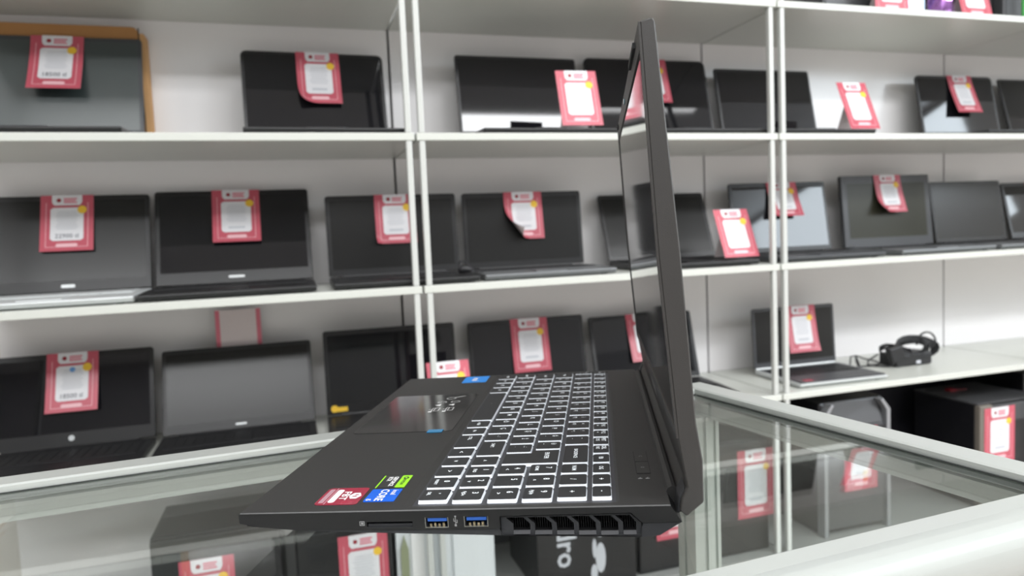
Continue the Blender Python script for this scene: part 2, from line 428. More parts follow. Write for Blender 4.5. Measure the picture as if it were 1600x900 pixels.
for h in holes: b.frustum([(x, .0012, z) for x, z in h], [(x, .0048, z) for x, z in h], 'side', cap0=False, cap1=False)
b.frustum([(x, -.0002, z) for x, z in outer], [(x, .0012, z) for x, z in outer], 'side', cap0=False, cap1=False)
for k in range(6):                                               # sloping sill under every opening
    h = holes[k]; xa, xb, z = h[2][0], h[3][0], h[2][1]
    b.add([(xa, .0013, z), (xb, .0013, z), (xb, -.0003, z - .0017), (xa, -.0003, z - .0017), (xa, .0013, z - .0022), (xb, .0013, z - .0022)], [(0, 1, 2, 3), (3, 2, 5, 4)], 'hull')
vent = b.build('side_vent', lap, recalc=True)
b = MB(); b.box(.1480, .2190, .016, .017, .0055, .0168, 'dark'); b.box(.1480, .2190, .0049, .016, .0164, .0168, 'dark'); b.box(.1480, .2190, .0049, .016, .0056, .0060, 'dark')
for k in range(58):
    x = .1486 + k * .00121; b.box(x, x + .0003, .0060, .016, .0060, .0166, 'dark')
b.build('heat_sink', vent)
# ports
for H in (U1, U2):
    x0, x1, z0, z1 = H[0][0], H[1][0], H[0][1], H[2][1]
    b = MB(); e = .0004
    for (a0, a1, c0, c1) in ((x0, x1, z0, z0 + e), (x0, x0 + e, z0, z1)): b.box(a0, a1, -.0001, .011, c0, c1, 'steel')
    b.box(x1 - e, x1, .0003, .011, z0, z1, 'steel'); b.box(x0, x1, .0003, .011, z1 - e, z1, 'dark')
    pt = b.build('usb_port', lap)
    b = MB(); b.box(x0 + .0012, x1 - .0010, .0010, .011, z1 - .0026, z1 - .0008, 'usbblue'); b.build('tongue', pt)['label'] = 'blue plastic tongue'
    b = MB()
    for k in range(4): b.box(x0 + .0022 + k * .0023, x0 + .0034 + k * .0023, .0016, .0025, z0 + .0005, z0 + .0016 + .0004 * (k % 2), 'gold')
    b.build('contact', pt)
b = MB(); b.box(.0738, .0982, .0008, .011, .0124, .0138, 'hull'); b.box(.0732, .0987, -.0001, .001, .0120, .0123, 'hull'); b.build('card_slot', lap)
def side_text(s, x, z, size, name, mm='mark', rot=False):
    v, f = text2d(s, size); b = MB()
    b.add([((x + (q if not rot else -r)), -.00012, z + (r if not rot else q)) for q, r in v], f, mm); return b.build(name, lap, recalc=False)
b = MB()
for (x0, x1, z0, z1) in ((.0692, .0720, .0133, .0136), (.0692, .0720, .0154, .0157), (.0692, .0695, .0133, .0157), (.0717, .0720, .0133, .0157), (.0700, .0713, .0140, .0150)):
    b.box(x0, x1, -.00012, .0001, z0, z1, 'mark')
b.build('card_slot_symbol', lap)
b = MB()
b.box(.1221, .1224, -.00012, .0001, .0128, .0174, 'mark'); b.box(.1212, .1215, -.00012, .0001, .0150, .0164, 'mark'); b.box(.1212, .1223, -.00012, .0001, .0147, .0150, 'mark')
b.box(.1230, .1233, -.00012, .0001, .0142, .0156, 'mark'); b.box(.1222, .1233, -.00012, .0001, .0139, .0142, 'mark'); b.box(.1217, .1228, -.00012, .0001, .0121, .0132, 'mark'); b.box(.1218, .1227, -.00012, .0001, .0172, .0178, 'mark')
b.build('usb_symbol', lap)

# keyboard: every key a part, legends printed on its cap
KZ = ZD - .0009
def key(x0, x1, y0, y1, legs, poly=None):
    b = MB(); t = .0013; h0, h1 = KZ, ZD + .00115
    def ring(ins, z, lx=0):
        if poly: return [(px + sx * ins, py + sy * ins, z) for px, py, sx, sy in poly]
        r = rrect(x0 + ins, x1 - ins, y0 + ins, y1 - ins, .0013 if ins else .0010, 2)
        return [(p[0], p[1], z) for p in r]
    r0, r1, r2 = ring(0, h0), ring(.00035, h1), ring(.0006, h1 + .00025)
    b.frustum(r0, r1, 'keyside', cap1=False)
    b.frustum(r1, r2, 'keycap', cap0=False)
    for s, fx, fy, size in legs:                                 # fx, fy: 0..1 across the cap as its typist sees it
        v, f = text2d(s, size, .012)
        cx = x0 + .0012 + (x1 - x0 - .0024) * fy; cy = y1 - .0012 - (y1 - y0 - .0024) * fx
        b.add([(cx + q[1], cy - q[0], h1 + .00028) for q in v], f, 'legend')
    return b.build('key', lap, recalc=False)
def row(x0, x1, ys, end, legends, gap=.0028):
    ys = ys + [end + gap]
    for i, lg in enumerate(legends):
        if lg is None: continue
        key(x0, x1, ys[i], ys[i + 1] - gap, lg)
S1, S2, S3 = .0052, .0042, .0034
def one(s): return [(s, .32, .66, S1)]
def two(a, c): return [(a, .3, .74, S2), (c, .3, .26, S3)]
def ltr(s): return [(s, .35, .62, S1)]
def ctr(s, z=S3): return [(s, .5, .5, z)]
END = .3535
row(.0993, .1158, [.0102, .0297, .0496, .0691, .0878, .1073, .1389, .158, .178, .2747, .2964, .3164, .3345], END,
    [[(',', .4, .66, S1), ('DEL', .4, .22, .0028)], [('0', .4, .66, S1), ('INSERT', .45, .22, .0026)], ctr('>', S1), ctr('v', S1), ctr('<', S1), [('CTRL', .25, .5, S3)],
     ctr('FN', S3), ctr('AGR', S3), [('.', .42, .5, .004)], ctr('ALT', S3), ctr('\u229e', S2), ctr('FN', S3), ctr('CTRL', S3)])
row(.1185, .1350, [.0095, .03, .0494, .0682, .0878, .1217, .1392, .1603, .1789, .1999, .2181, .2382, .2587, .2793, .2972, .3186, .3379], END,
    [[('3', .4, .74, S1), ('PgDn', .45, .26, .003)], [('2', .4, .74, S1), ('v', .5, .24, S2)], [('1', .4, .74, S1), ('END', .5, .26, .003)], ctr('^', S1), [('SHIFT', .3, .5, S3)],
     [('. :', .35, .6, S2)], ltr('Ç'), ltr('Ö'), ltr('M'), ltr('N'), ltr('B'), ltr('V'), ltr('C'), ltr('X'), ltr('Z'), two('>', '< |'), ctr('SHIFT')])
row(.1380, .1545, [.0093, .0298, .0502, .069, .0923, .1121, .1313, .1492, .1675, .1873, .2078, .227, .2456, .2667, .2864, .306, .3268], END,
    [[('6', .4, .74, S1), ('>', .5, .3, S2)], [('5', .4, .74, S1)], [('4', .4, .74, S1), ('<', .5, .3, S2)], None, two(', ;', '`'), ltr('İ'), ltr('Ş'), ltr('L'), ltr('K'), ltr('J'), ltr('H'), ltr('G'), ltr('F'), ltr('D'), ltr('S'), ltr('A'), ctr('CAPS')])
row(.1570, .1735, [.0091, .0295, .0498, .069, .098, .1163, .1352, .1558, .1748, .1947, .2143, .2331, .2508, .2714, .2909, .3111, .3298], END,
    [[('9', .4, .74, S1), ('PgUp', .45, .24, .003)], [('8', .4, .74, S1), ('^', .5, .26, S2)], [('7', .4, .74, S1), ('HOME', .45, .24, .003)], None, two('Ü', '~'), two('Ğ', '¨'), ltr('P'), ltr('O'), ltr('I'), ltr('U'), ltr('Y'), ltr('T'), ltr('R'), [('E', .35, .66, S2), ('€', .7, .28, S3)], ltr('W'), two('Q', '@'), ctr('TAB')])
row(.1761, .1922, [.0101, .0297, .0495, .0682, .1067, .1277, .1456, .1648, .1836, .2046, .2254, .2448, .2646, .2835, .3032, .3236, .3437], END,
    [ctr('+', S1), ctr('/', S1), ctr('NUM', .0038), ctr('BACKSPACE', .0034), two('_', '-'), two('?', '* \\'), two('=', '0 }'), two(')', '9 ]'), two('(', '8 ['), two('/', '7 {'), two('&', '6'), two('%', '5'), two('+', '4 $'), two('^', '3 #'), two("'", '2'), two('!', '1'), two('é', '"')])
row(.1949, .2056, [.0102, .0292, .0485, .0677, .0861, .1046, .1224, .1403, .1581, .1752, .1927, .2099, .2284, .2478, .2655, .2853, .3035, .3209, .3399], END,
    [ctr('-', S1), ctr('+', S1), ctr('OG', .0038), ctr('EB', .0038), two('DEL', 'INS'), two('PRT', 'SYS')] + [two('F%d' % k, c) for k, c in zip(range(12, 0, -1), '*+-<>o=#x^v.')] + [ctr('ESC', .003)])
E0 = .0690                                                       # tall two-row enter key
key(.1380, .1735, .0690, .0952, [('ENTER', .45, .80, .0042)],
    [(.1380, .0690, 1, 1), (.1735, .0690, -1, 1), (.1735, .0952, -1, -1), (.1552, .0952, 1, -1), (.1552, .0895, 1, -1), (.1380, .0895, 1, -1)])

# touchpad with its printed protective film
b = MB(); b.prism(rrect(.0105, .0889, .1540, .2790, .004), 'z', ZD - .0006, ZD + .00005, 'dark'); tp = b.build('touchpad', lap)
b = MB(); b.prism(rrect(.0108, .0886, .1543, .2787, .004), 'z', ZD + .00006, ZD + .0003, 'gloss'); fm = b.build('protective_film', tp)
b = MB(); zz = ZD + .00034
def line(p, q, wd=.0005):
    p, q = Vector(p), Vector(q); t = (q - p).normalized(); nn = Vector((-t.y, t.x)) * wd / 2
    b.add([(*(p + nn), zz), (*(q + nn), zz), (*(q - nn), zz), (*(p - nn), zz)], [(0, 1, 2, 3)], 'white')
def loop(pts):
    for i in range(len(pts)): line(pts[i], pts[(i + 1) % len(pts)])
for x0, y0 in ((.0575, .2175), (.0695, .2178)):
    loop([(x0, y0), (x0 + .006, y0), (x0 + .006, y0 + .010), (x0, y0 + .010)]); line((x0, y0 + .005), (x0 - .003, y0 + .005)); line((x0 + .002, y0), (x0 + .002, y0 + .010))
    b.add([(x0 - .002, y0 - .004, zz), (x0 + .001, y0 - .004, zz), (x0 + .001, y0 - .001, zz), (x0 - .002, y0 - .001, zz)], [(0, 1, 2, 3)], 'white')
    b.add([(x0 - .001, y0 + .020, zz), (x0 + .004, y0 + .017, zz), (x0 + .004, y0 + .023, zz)], [(0, 1, 2)], 'white')
    loop([(x0 + .003 + .004 * math.cos(a), y0 + .031 + .003 * math.sin(a)) for a in [k * math.pi / 5 for k in range(10)]])
loop([(.066 + .004 * math.cos(a), .2625 + .0038 * math.sin(a)) for a in [k * math.pi / 5 for k in range(10)]]); line((.069, .265), (.0775, .2705), .0009)
b.build('printed_symbol', fm, recalc=False)
b = MB(); b.box(.0702, .0818, .1500, .1575, ZD + .0002, ZD + .0007, 'tabblue'); b.build('film_pull_tab', tp)['label'] = 'blue pull tab of the film'

# stickers (x up the sticker, y to its left)
def st_text(b, s, x, y, size, mm, bold=.0, sx=1.0):
    v, f = text2d(s, size, bold); b.add([(x + q[1], y - q[0] * sx, ZD + .00042) for q in v], f, mm)
def patch(b, x0, x1, y0, y1, mm, z=.0003, r=.0008):
    b.prism(rrect(x0, x1, y0, y1, r, 3), 'z', ZD + .00002, ZD + z, mm)
b = MB(); patch(b, .0394, .0645, .0095, .0355, 'stred', .00030, .0025); patch(b, .0410, .0440, .0120, .0335, 'stpink', .00034); patch(b, .0448, .0455, .0102, .0350, 'stpink', .00034, .0003)
patch(b, .0462, .0500, .0125, .0325, 'white', .00036, .0015); st_text(b, 'FBT', .0535, .0225, .0062, 'white', .02, 1.3)
hexa = [(.0595 + .0036 * math.cos(a), .0225 + .0050 * math.sin(a)) for a in [k * math.pi / 3 for k in range(6)]]
b.prism(hexa, 'z', ZD + .0003, ZD + .00037, 'white'); patch(b, .0580, .0608, .0208, .0222, 'stred', .00042, .0004); patch(b, .0590, .0612, .0232, .0246, 'stred', .00042, .0004)
b.build('sticker', lap)['label'] = 'red and silver shop sticker with white lettering'
b = MB(); patch(b, .0670, .0850, .0128, .0322, 'stblue'); st_text(b, 'intel', .0815, .0265, .0045, 'white', .01); st_text(b, 'CORE', .0755, .0225, .0068, 'white', .02); st_text(b, 'i5', .0695, .0155, .0040, 'white', .02)
b.build('sticker', lap)['label'] = 'blue processor sticker with white lettering'
b = MB(); patch(b, .0672, .0850, .0347, .0554, 'stblack'); patch(b, .0788, .0850, .0347, .0554, 'stgreen', .00033); patch(b, .0672, .0681, .0347, .0554, 'stgreen', .00033, .0003)
st_text(b, 'NVIDIA', .0818, .0435, .0030, 'stblack', .01); st_text(b, 'GEFORCE', .0757, .0450, .0037, 'white', .03); st_text(b, 'RTX', .0722, .0490, .0037, 'white', .03)
loop_pts = [(.0820 + .0017 * math.cos(a), .0508 + .0022 * math.sin(a)) for a in [k * math.pi / 5 for k in range(10)]]
b.prism(loop_pts, 'z', ZD + .00034, ZD + .00038, 'stblack'); b.prism([(.0820 + .45 * (p[0] - .0820), .0508 + .45 * (p[1] - .0508)) for p in loop_pts], 'z', ZD + .00038, ZD + .00042, 'stgreen')
b.build('sticker', lap)['label'] = 'black and green graphics sticker'
b = MB(); patch(b, .0622, .0868, .3300, .3590, 'stcyan'); st_text(b, 'intel', .0745, .3445, .009, 'white', .02)
b.build('sticker', lap)['label'] = 'light blue sticker at the far corner'

# power buttons, status lights
b = MB(); b.prism(rrect(.2204, .2288, .0476, .0902, .0008, 2), 'z', ZD - .0002, ZD + .00008, 'dark'); pm = b.build('power_button_panel', lap)
for y0, y1, c in ((.0482, .0685, 'o'), (.0692, .0896, 'c')):
    b = MB(); b.prism(rrect(.2209, .2284, y0, y1, .0006, 2), 'z', ZD, ZD + .0004, 'deck')
    v, f = text2d(c, .0045); b.add([(.2246 + q[1], (y0 + y1) / 2 - q[0], ZD + .00045) for q in v], f, 'mark'); b.build('button', pm)
b = MB()
for x in (.2222, .2264):
    b.box(x - .0012, x + .0012, .0398, .0404, ZD, ZD + .0001, 'mark'); b.box(x - .0004, x + .0004, .0412, .0417, ZD, ZD + .0001, 'mark')
b.build('status_light_symbol', lap)

# hinge bar and lid
b = MB(); b.prism([(.2346, .0160), (.2346, .0216), (.2356, .0234), (.2378, .0246), (.2396, .0240), (.2404, .0220), (.2404, .0130), (.2380, .0125)], 'y', .0185, WD - .0185, 'deck'); b.build('hinge_cover', lap)
b = MB()
lp = [(.2328, .2645), (.2388, .2656), (.2400, .2640), (.2467, .1482), (.2500, .0638), (.2524, .0440), (.2519, .0223), (.2431, .0151), (.2398, .0180), (.2410, .0236), (.2441, .0305), (.2406, .0560), (.2403, .0642), (.2358, .1489)]
b.prism(lp, 'y', 0, WD, 'lidshell'); lid = b.build('lid', lap, bevel=.0006, seg=1)
def lx(z):                                                       # inner plane of the lid
    return .2328 + (.2645 - z) / (.2645 - .1489) * .0030 if z > .1489 else .2358 + (.1489 - z) / (.1489 - .0642) * .0045
def panel(name, y0, y1, z0, z1, t0, t1, mm, parent):
    b = MB(); zs = [z0] + ([.1489] if z0 < .1489 < z1 else []) + [z1]
    prof = [(lx(z) - t1, z) for z in zs] + [(lx(z) - t0, z) for z in reversed(zs)]
    b.prism(prof, 'y', y0, y1, mm); return b.build(name, parent)
panel('screen', .0050, WD - .0050, .0600, .2520, -.0001, .0002, 'screen', lid)
b = MB()
def bar(y0, y1, z0, z1):
    zs = [z0] + ([.1489] if z0 < .1489 < z1 else []) + [z1]
    b.prism([(lx(z) - .0009, z) for z in zs] + [(lx(z) + .0002, z) for z in reversed(zs)], 'y', y0, y1, 'lidshell')
bar(0, WD, .2520, .2642); bar(0, .0050, .0600, .2520); bar(WD - .0050, WD, .0600, .2520); bar(0, WD, .0560, .0600)
bz = b.build('screen_bezel', lid)
b = MB(); b.prism([(.1815 + .0022 * math.cos(a), .2583 + .0022 * math.sin(a)) for a in [k * math.pi / 6 for k in range(12)]], 'x', lx(.2583) - .0016, lx(.2583) - .0008, 'teal'); b.build('webcam_lens', bz)
for y0, y1 in ((.030, .082), (.318, .334)):
    b = MB(); b.box(lx(.261) - .0024, lx(.261) - .0008, y0, y1, .2590, .2620, 'dark'); b.build('rubber_bumper', bz)
b = MB()
def cx_(z): return .2441 - (z - .0305) / (.0560 - .0305) * .0035 - .0003
for k in range(5):
    y = .160 + .009 * k
    b.add([(cx_(.0400), y, .0400), (cx_(.0400), y + .005, .0400), (cx_(.0490), y + .003, .0490), (cx_(.0490), y - .002, .0490)], [(0, 1, 2, 3)], 'mark')
b.build('lid_emblem', lid, recalc=False)
b = MB(); b.prism([(.2385, .0150), (.2430, .0165), (.2432, .0300), (.2398, .0240)], 'y', .0040, .0180, 'hull'); b.build('hinge', lid, bevel=.0008)
b = MB(); b.prism([(.2385, .0150), (.2430, .0165), (.2432, .0300), (.2398, .0240)], 'y', WD - .0180, WD - .0040, 'hull'); b.build('hinge', lid, bevel=.0008)

# ------------------------------------------------------------------ laptops on the shelves
def shelf_laptop(label, shelf, X, DY, yaw, wd, h, tilt, base='lapblack', lidm='bezel', scr='scr_a', depth=None, bez=.009, chin=.018, logo=None, kb='kbd', round_=.006, thick=.006, group=None, bt=.016, plate=None, hingem=None, stick=False):
    z0 = TOP[shelf] + .0004
    t = thing('laptop', label, 'laptop', (X, YS + DY, z0), (0, 0, math.radians(yaw)), group)
    depth = depth or DY - .017 - .15 * abs(math.sin(math.radians(yaw)))
    b = MB(); hw = wd / 2
    b.prism([(0, .003), (0, bt), (-depth * .5, bt), (-depth + .004, bt - .003), (-depth, bt - .005), (-depth + .006, .002)], 'x', -hw, hw, base)
    ba = b.build('base', t, bevel=.0015, seg=1)
    b = MB()
    for fx in (-hw + .02, hw - .03):
        for fy in (-.012, -depth + .018): b.box(fx, fx + .012, fy - .006, fy, 0, .0032, 'seal')
    b.build('rubber_foot', t)
    b = MB(); k0, k1 = -depth * .58, -.018
    b.box(-hw + .014, hw - .014, k0, k1, bt - .0006, bt + .0003, kb)
    if plate: b.prism(rrect(-hw + .004, hw - .004, -depth + .006, -.012, .003, 2), 'z', bt - .006, bt + .0002, plate)
    nx, ny = 15, 5; px = (wd - .032) / nx; py = (k1 - k0 - .004) / ny
    for i in range(nx):
        for j in range(ny):
            xa = -hw + .016 + i * px; ya = k0 + .002 + j * py
            if j == 0 and 4 <= i <= 8:
                if i == 4: b.box(xa, xa + px * 5 - .002, ya, ya + py - .002, bt, bt + .0016, kb)
                continue
            b.box(xa, xa + px - .002, ya, ya + py - .002, bt, bt + .0016, kb)
    b.build('keyboard', t)
    b = MB(); b.prism(rrect(-.035, .035, -depth * .95, -depth * .64, .003, 2), 'z', bt - .0045, bt - .0004, lidm if base == 'lapblack' else base); b.build('touchpad', t)
    # lid in its own tilted frame, still a child of the laptop
    b = MB()
    tl = math.radians(tilt); ct_, st_ = math.cos(tl), math.sin(tl)
    def T(x, u, f): return (x, st_ * u - ct_ * f, bt + .002 + ct_ * u + st_ * f)      # u up the lid, f out of the screen
    ol = [(-hw, 0), (hw, 0)] + [(hw - round_ + round_ * math.cos(a), h - round_ + round_ * math.sin(a)) for a in (0, math.pi / 6, math.pi / 3, math.pi / 2)] + \
         [(-hw + round_ - round_ * math.sin(a), h - round_ + round_ * math.cos(a)) for a in (0, math.pi / 6, math.pi / 3, math.pi / 2)]
    nn = len(ol)
    b.frustum([T(x, u, 0) for x, u in ol], [T(x, u, -thick) for x, u in ol], lidm)
    ld = b.build('lid', t, bevel=.001, seg=1)
    sc = [(-hw + bez, chin), (hw - bez, chin), (hw - bez, h - bez * 1.2), (-hw + bez, h - bez * 1.2)]
    b = MB(); b.frustum([T(x, u, -.001) for x, u in sc], [T(x, u, .0003) for x, u in sc], scr); b.build('screen', ld)
    b = MB(); b.prism([T(0, -.0015 + .004 * math.cos(a), .004 * math.sin(a) - .003)[1:] for a in [k * math.pi / 4 for k in range(8)]], 'x', -hw + (.03 if not hingem else .004), hw - (.03 if not hingem else .004), hingem or lidm); b.build('hinge', ld)
    if stick:
        b = MB(); b.prism(rrect(-hw + .022, -hw + .046, -depth + .012, -depth + .030, .002, 2), 'z', bt - .006, bt + .0006, 'stred'); b.build('sticker', t)['label'] = 'small red sticker'
    if logo:
        s, sz, mm = logo
        b = MB()
        if s == 'o':
            b.frustum([T(.0055 * math.cos(a), chin * .55 + .0055 * math.sin(a), 0) for a in [k * math.pi / 8 for k in range(16)]],
                      [T(.0055 * math.cos(a), chin * .55 + .0055 * math.sin(a), .0006) for a in [k * math.pi / 8 for k in range(16)]], mm)
            v, f = text2d('hp', .006, .01); b.add([T(q[0], chin * .55 + q[1], .0008) for q in v], f, 'taggray')
        elif s.startswith('#'):                                  # coloured sticker at the lower corner of the lid
            b.box(0, 0, 0, 0, 0, 0, mm); b = MB()
            b.frustum([T(x, u, 0) for x, u in ((-hw + .014, .006), (-hw + .044, .006), (-hw + .044, .016), (-hw + .014, .016))],
                      [T(x, u, .0004) for x, u in ((-hw + .014, .006), (-hw + .044, .006), (-hw + .044, .016), (-hw + .014, .016))], mm)
            b.frustum([T(-hw + .016 + .008 * math.cos(a), .013 + .008 * math.sin(a), .0004) for a in [k * math.pi / 6 for k in range(12)]],
                      [T(-hw + .016 + .008 * math.cos(a), .013 + .008 * math.sin(a), .0008) for a in [k * math.pi / 6 for k in range(12)]], 'tagyellow')
        else:
            hl = len(s) * sz * .3
            b.frustum([T(x, chin * .5 + u, 0) for x, u in rrect(-hl, hl, -sz * .32, sz * .32, sz * .2, 2)], [T(x, chin * .5 + u, .0005) for x, u in rrect(-hl, hl, -sz * .32, sz * .32, sz * .2, 2)], mm)
        b.build('logo', ld)
    def S(u, v, f=0): return Vector(T(u, h - v, f))
    R = Matrix.Translation(t.location) @ Matrix.Rotation(math.radians(yaw), 4, 'Z')
    return t, (lambda u, v, f=0: R @ S(u, v, f)), ld

# price tags: S maps (u across, v down from the top, f out) to the world
def price_tag(label, S, loc, u0=0.0, rear=.0105, wd=.093, h=.118, curl=None, price=None, blue=False, fold=True, off=.0022, swing=0.0, group=None, plain=False, name='price_tag', tilt_u=0.0):
    t = thing(name, label, 'price tag', loc, (0, 0, 0), group); lo = Vector(loc)
    def F(u, v, f=0):
        uu, vv, ff = u, v, off + swing * (max(v, 0) / h) ** 1.5 + f
        if curl:
            (cu, cv, d0, r) = curl                               # corner direction, start distance from the corner, roll radius
            dx, dy = cu, cv; cx, cy = cu * wd / 2, (h if cv > 0 else 0)
            nrm = math.hypot(dx, dy); dx /= nrm; dy /= nrm
            s = (uu - cx) * dx + (vv - cy) * dy + d0             # distance past the roll line
            if s > 0:
                a = min(s / r, 2.6)
                uu += dx * (r * math.sin(a) - s); vv += dy * (r * math.sin(a) - s); ff += r * (1 - math.cos(a)) - f * (1 - math.cos(a))
        return S(u0 + uu + tilt_u * vv, vv, ff) - lo
    def strip(b, v0, v1, ext, mm, f, rows=10, cols=6):
        vs = []
        for i in range(rows + 1):
            v = v0 + (v1 - v0) * i / rows; l, r = ext((v - v0) / (v1 - v0))
            for j in range(cols + 1): vs.append(F(l + (r - l) * j / cols, v, f))
        b.add(vs, [(i * (cols + 1) + j, i * (cols + 1) + j + 1, (i + 1) * (cols + 1) + j + 1, (i + 1) * (cols + 1) + j) for i in range(rows) for j in range(cols)], mm)
    def rr(l, r, v0, v1, rad):
        def e(k):
            y = k * (v1 - v0); dd = min(y, v1 - v0 - y); ins = 0 if dd >= rad else rad - math.sqrt(max(rad * rad - (rad - dd) ** 2, 0))
            return l + ins, r - ins
        return e
    sx, sy = wd / .093, h / .118
    b = MB(); hw = wd / 2
    full = lambda k: (-hw, hw)
    front, back = ('tagback', 'tagpink') if plain else ('tag', 'tagback')
    strip(b, 0, h, full, front, 0, 20, 12); strip(b, 0, h, full, 'tagback', -.0004, 20, 12)
    if fold:
        b.add([F(-hw, 0, 0), F(hw, 0, 0), F(hw, -.0010, -.003), F(-hw, -.0010, -.003), F(hw, -.0008, -rear), F(-hw, -.0008, -rear), F(hw, .012, -rear), F(-hw, .012, -rear)],
              [(0, 1, 2, 3), (3, 2, 4, 5), (5, 4, 6, 7)], front)
    if plain:
        strip(b, 0, h, lambda k: (-hw, -hw + .009), 'tagpink', .0004); strip(b, 0, h, lambda k: (hw - .009, hw), 'tagpink', .0004)
        b.build('card', t, recalc=False); return t
    for u in (-hw + .0095 * sx, hw - .0105 * sx): strip(b, .016 * sy, .109 * sy, lambda k, u=u: (u, u + .0010), 'tagline', .0003, 12, 1)
    strip(b, .109 * sy, .110 * sy, lambda k: (-hw + .0095 * sx, hw - .0095 * sx), 'tagline', .0003, 1, 8)
    strip(b, .1025 * sy, .1095 * sy, rr(-.019 * sx, .019 * sx, 0, .007, .003), 'tagline', .0005, 4, 6)
    b.build('card', t, recalc=False)
    b = MB(); hv = .0215 * sy
    strip(b, 0, hv, lambda k: (-.0265 * sx + (max(0, k - .6) ** 2) * .03, .0265 * sx - (max(0, k - .6) ** 2) * .03), 'tagwhite', .0006, 8, 8)
    lg = [(-.0145 * sx + .0042 * math.cos(a), .011 * sy + .0042 * math.sin(a)) for a in [k * math.pi / 6 for k in range(12)]]
    b.add([F(u, v, .0010) for u, v in lg], [tuple(range(12))], 'taglogo')
    for v0, u1 in ((.0065, .0175), (.0105, .0150), (.0145, .0175)): strip(b, v0 * sy, (v0 + .0026) * sy, lambda k, u1=u1: (-.006 * sx, u1 * sx), 'tagpink', .0010, 1, 4)
    b.build('header', t, recalc=False)
    b = MB(); p0, p1 = .0265 * sy, .0965 * sy
    strip(b, p0, p1, rr(-.0290 * sx, .0290 * sx, 0, p1 - p0, .005), 'tagwhite', .0006, 18, 8)
    for k in range(9):
        vv = p0 + .0085 * sy + k * .0045 * sy; hwid = (.016 + .005 * ((k * 7) % 5) / 5) * sx
        strip(b, vv, vv + .0016 * sy, lambda q, a=hwid: (-a, a), 'taggray', .0010, 1, 6)
    if price:
        v, f = text2d(price, .0125 * sy, .01); b.add([F(q[0], .0865 * sy - q[1], .0011) for q in v], f, 'tagdark')
    else:
        strip(b, .0835 * sy, .0885 * sy, lambda q: (-.016 * sx, .016 * sx), 'taggray', .0010, 1, 6)
    if blue:
        bl = [(.0052 * math.cos(a), .0345 * sy + .0052 * math.sin(a)) for a in [k * math.pi / 6 for k in range(12)]]
        b.add([F(u, v, .0011) for u, v in bl], [tuple(range(12))], 'tagblue')
    b.build('panel', t, recalc=False)
    b = MB(); bd = [(.0265 * sx + .0082 * math.cos(a), .0315 * sy + .0082 * math.sin(a)) for a in [k * math.pi / 10 for k in range(20)]]
    b.add([F(u, v, .0013) for u, v in bd], [tuple(range(20))], 'tagyellow'); b.build('badge', t, recalc=False)
    return t

GT = 'pink price tags on the shelves'
def hang(label, S, u0, **k):
    loc = S(u0, 0, 0); return price_tag(label, S, loc, u0, group=GT, **k)

UP, MID, LOW = 1, 2, 3
GL = 'laptops on display on the shelves'
def L(*a, **k): return shelf_laptop(*a, group=GL, **k)
# upper shelf
_, S, _ = L('laptop with greenish glossy screen in front of the brown box', UP, -.422, .212, -.6, .301, .212, 12.8, scr='scr_c', lidm='lapgrey', bez=.007)
hang('price tag reading 18500 on the greenish screen before the brown box', S, .002, wd=.092, h=.122, swing=.03, price='18500 tl')
_, S, _ = L('black laptop alone on the upper shelf next along from the brown box', UP, .065, .216, 2.0, .296, .193, 10.9, round_=.012, bez=.006)
hang('price tag with curled corner on the upper laptop next to the brown box', S, .008, wd=.090, h=.118, swing=.012, curl=(-1, .8, .035, .028))
L('black upper shelf laptop with a standing price card before its screen', UP, .522, .215, .5, .296, .196, 9.0, bez=.006)
_, S, _ = L('black upper shelf laptop partly hidden behind the gaming laptop lid', UP, .867, .217, -.5, .334, .209, 13.5, round_=.014, bez=.006)
hang('price tag on the upper laptop hidden behind the gaming laptop lid', S, .010, wd=.088, swing=.008)
L('black upper shelf laptop seen behind the second pair of white posts', UP, 1.202, .216, -.2, .290, .188, 11.9, bez=.006)
_, S, _ = L('black rounded upper shelf laptop with a tag over its bluish screen', UP, 1.848, .215, -.9, .280, .186, 10.9, round_=.014, bez=.006)
hang('price tag on the rounded black upper laptop near the frame edge', S, .016, wd=.088, h=.116, swing=.02)
L('black upper shelf laptop cut by the picture edge beside the rounded one', UP, 2.182, .216, -.4, .292, .188, 15.1, bez=.006)
# middle shelf
_, S, _ = L('middle shelf laptop with silver keyboard deck below the brown box', MID, -.428, .212, 1.0, .296, .198, 16.2, base='lapsilver', kb='lapsilver', logo=('acer', .010, 'lapsilver'), chin=.022, scr='scr_b')
hang('price tag reading 22900 on the laptop with silver keyboard deck', S, .0, swing=.008, price='22900 tl')
_, S, _ = L('glossy black middle shelf laptop with silver lettering under its screen', MID, -.119, .213, .2, .307, .205, 18.4, logo=('samsung', .0075, 'lapsilver'), chin=.026)
hang('straight price tag on the glossy middle laptop with silver lettering', S, .005, wd=.095, h=.120, swing=.010)
_, S, _ = L('middle shelf laptop standing behind the first pair of white posts', MID, .211, .210, -.2, .287, .174, 4.4, scr='scr_b', lidm='lapblack', chin=.014)
hang('price tag partly behind the first pair of posts on middle laptop', S, .006, wd=.089, h=.108, swing=.006, curl=(-1, 1, .018, .02))
_, S, _ = L('middle shelf laptop with grey keyboard deck just past first posts', MID, .515, .211, -1.2, .289, .173, 4.3, base='lapmid', scr='scr_b', chin=.014)
hang('price tag with rolled up lower corner past the first posts', S, .0, wd=.092, h=.110, swing=.008, curl=(-1, .7, .052, .020))
L('dark tilted middle shelf laptop half hidden by the gaming laptop lid', MID, .875, .211, -2.2, .292, .175, 21.5, scr='scr_b', chin=.012)
_, S, _ = L('middle shelf laptop with bluish screen seen behind the second posts', MID, 1.235, .215, -2.1, .294, .185, 9.4, base='lapgrey', chin=.012)
hang('price tag on the bluish middle laptop behind the second posts', S, .010, wd=.090, h=.095, swing=.022, curl=(-1, 1, .02, .03))
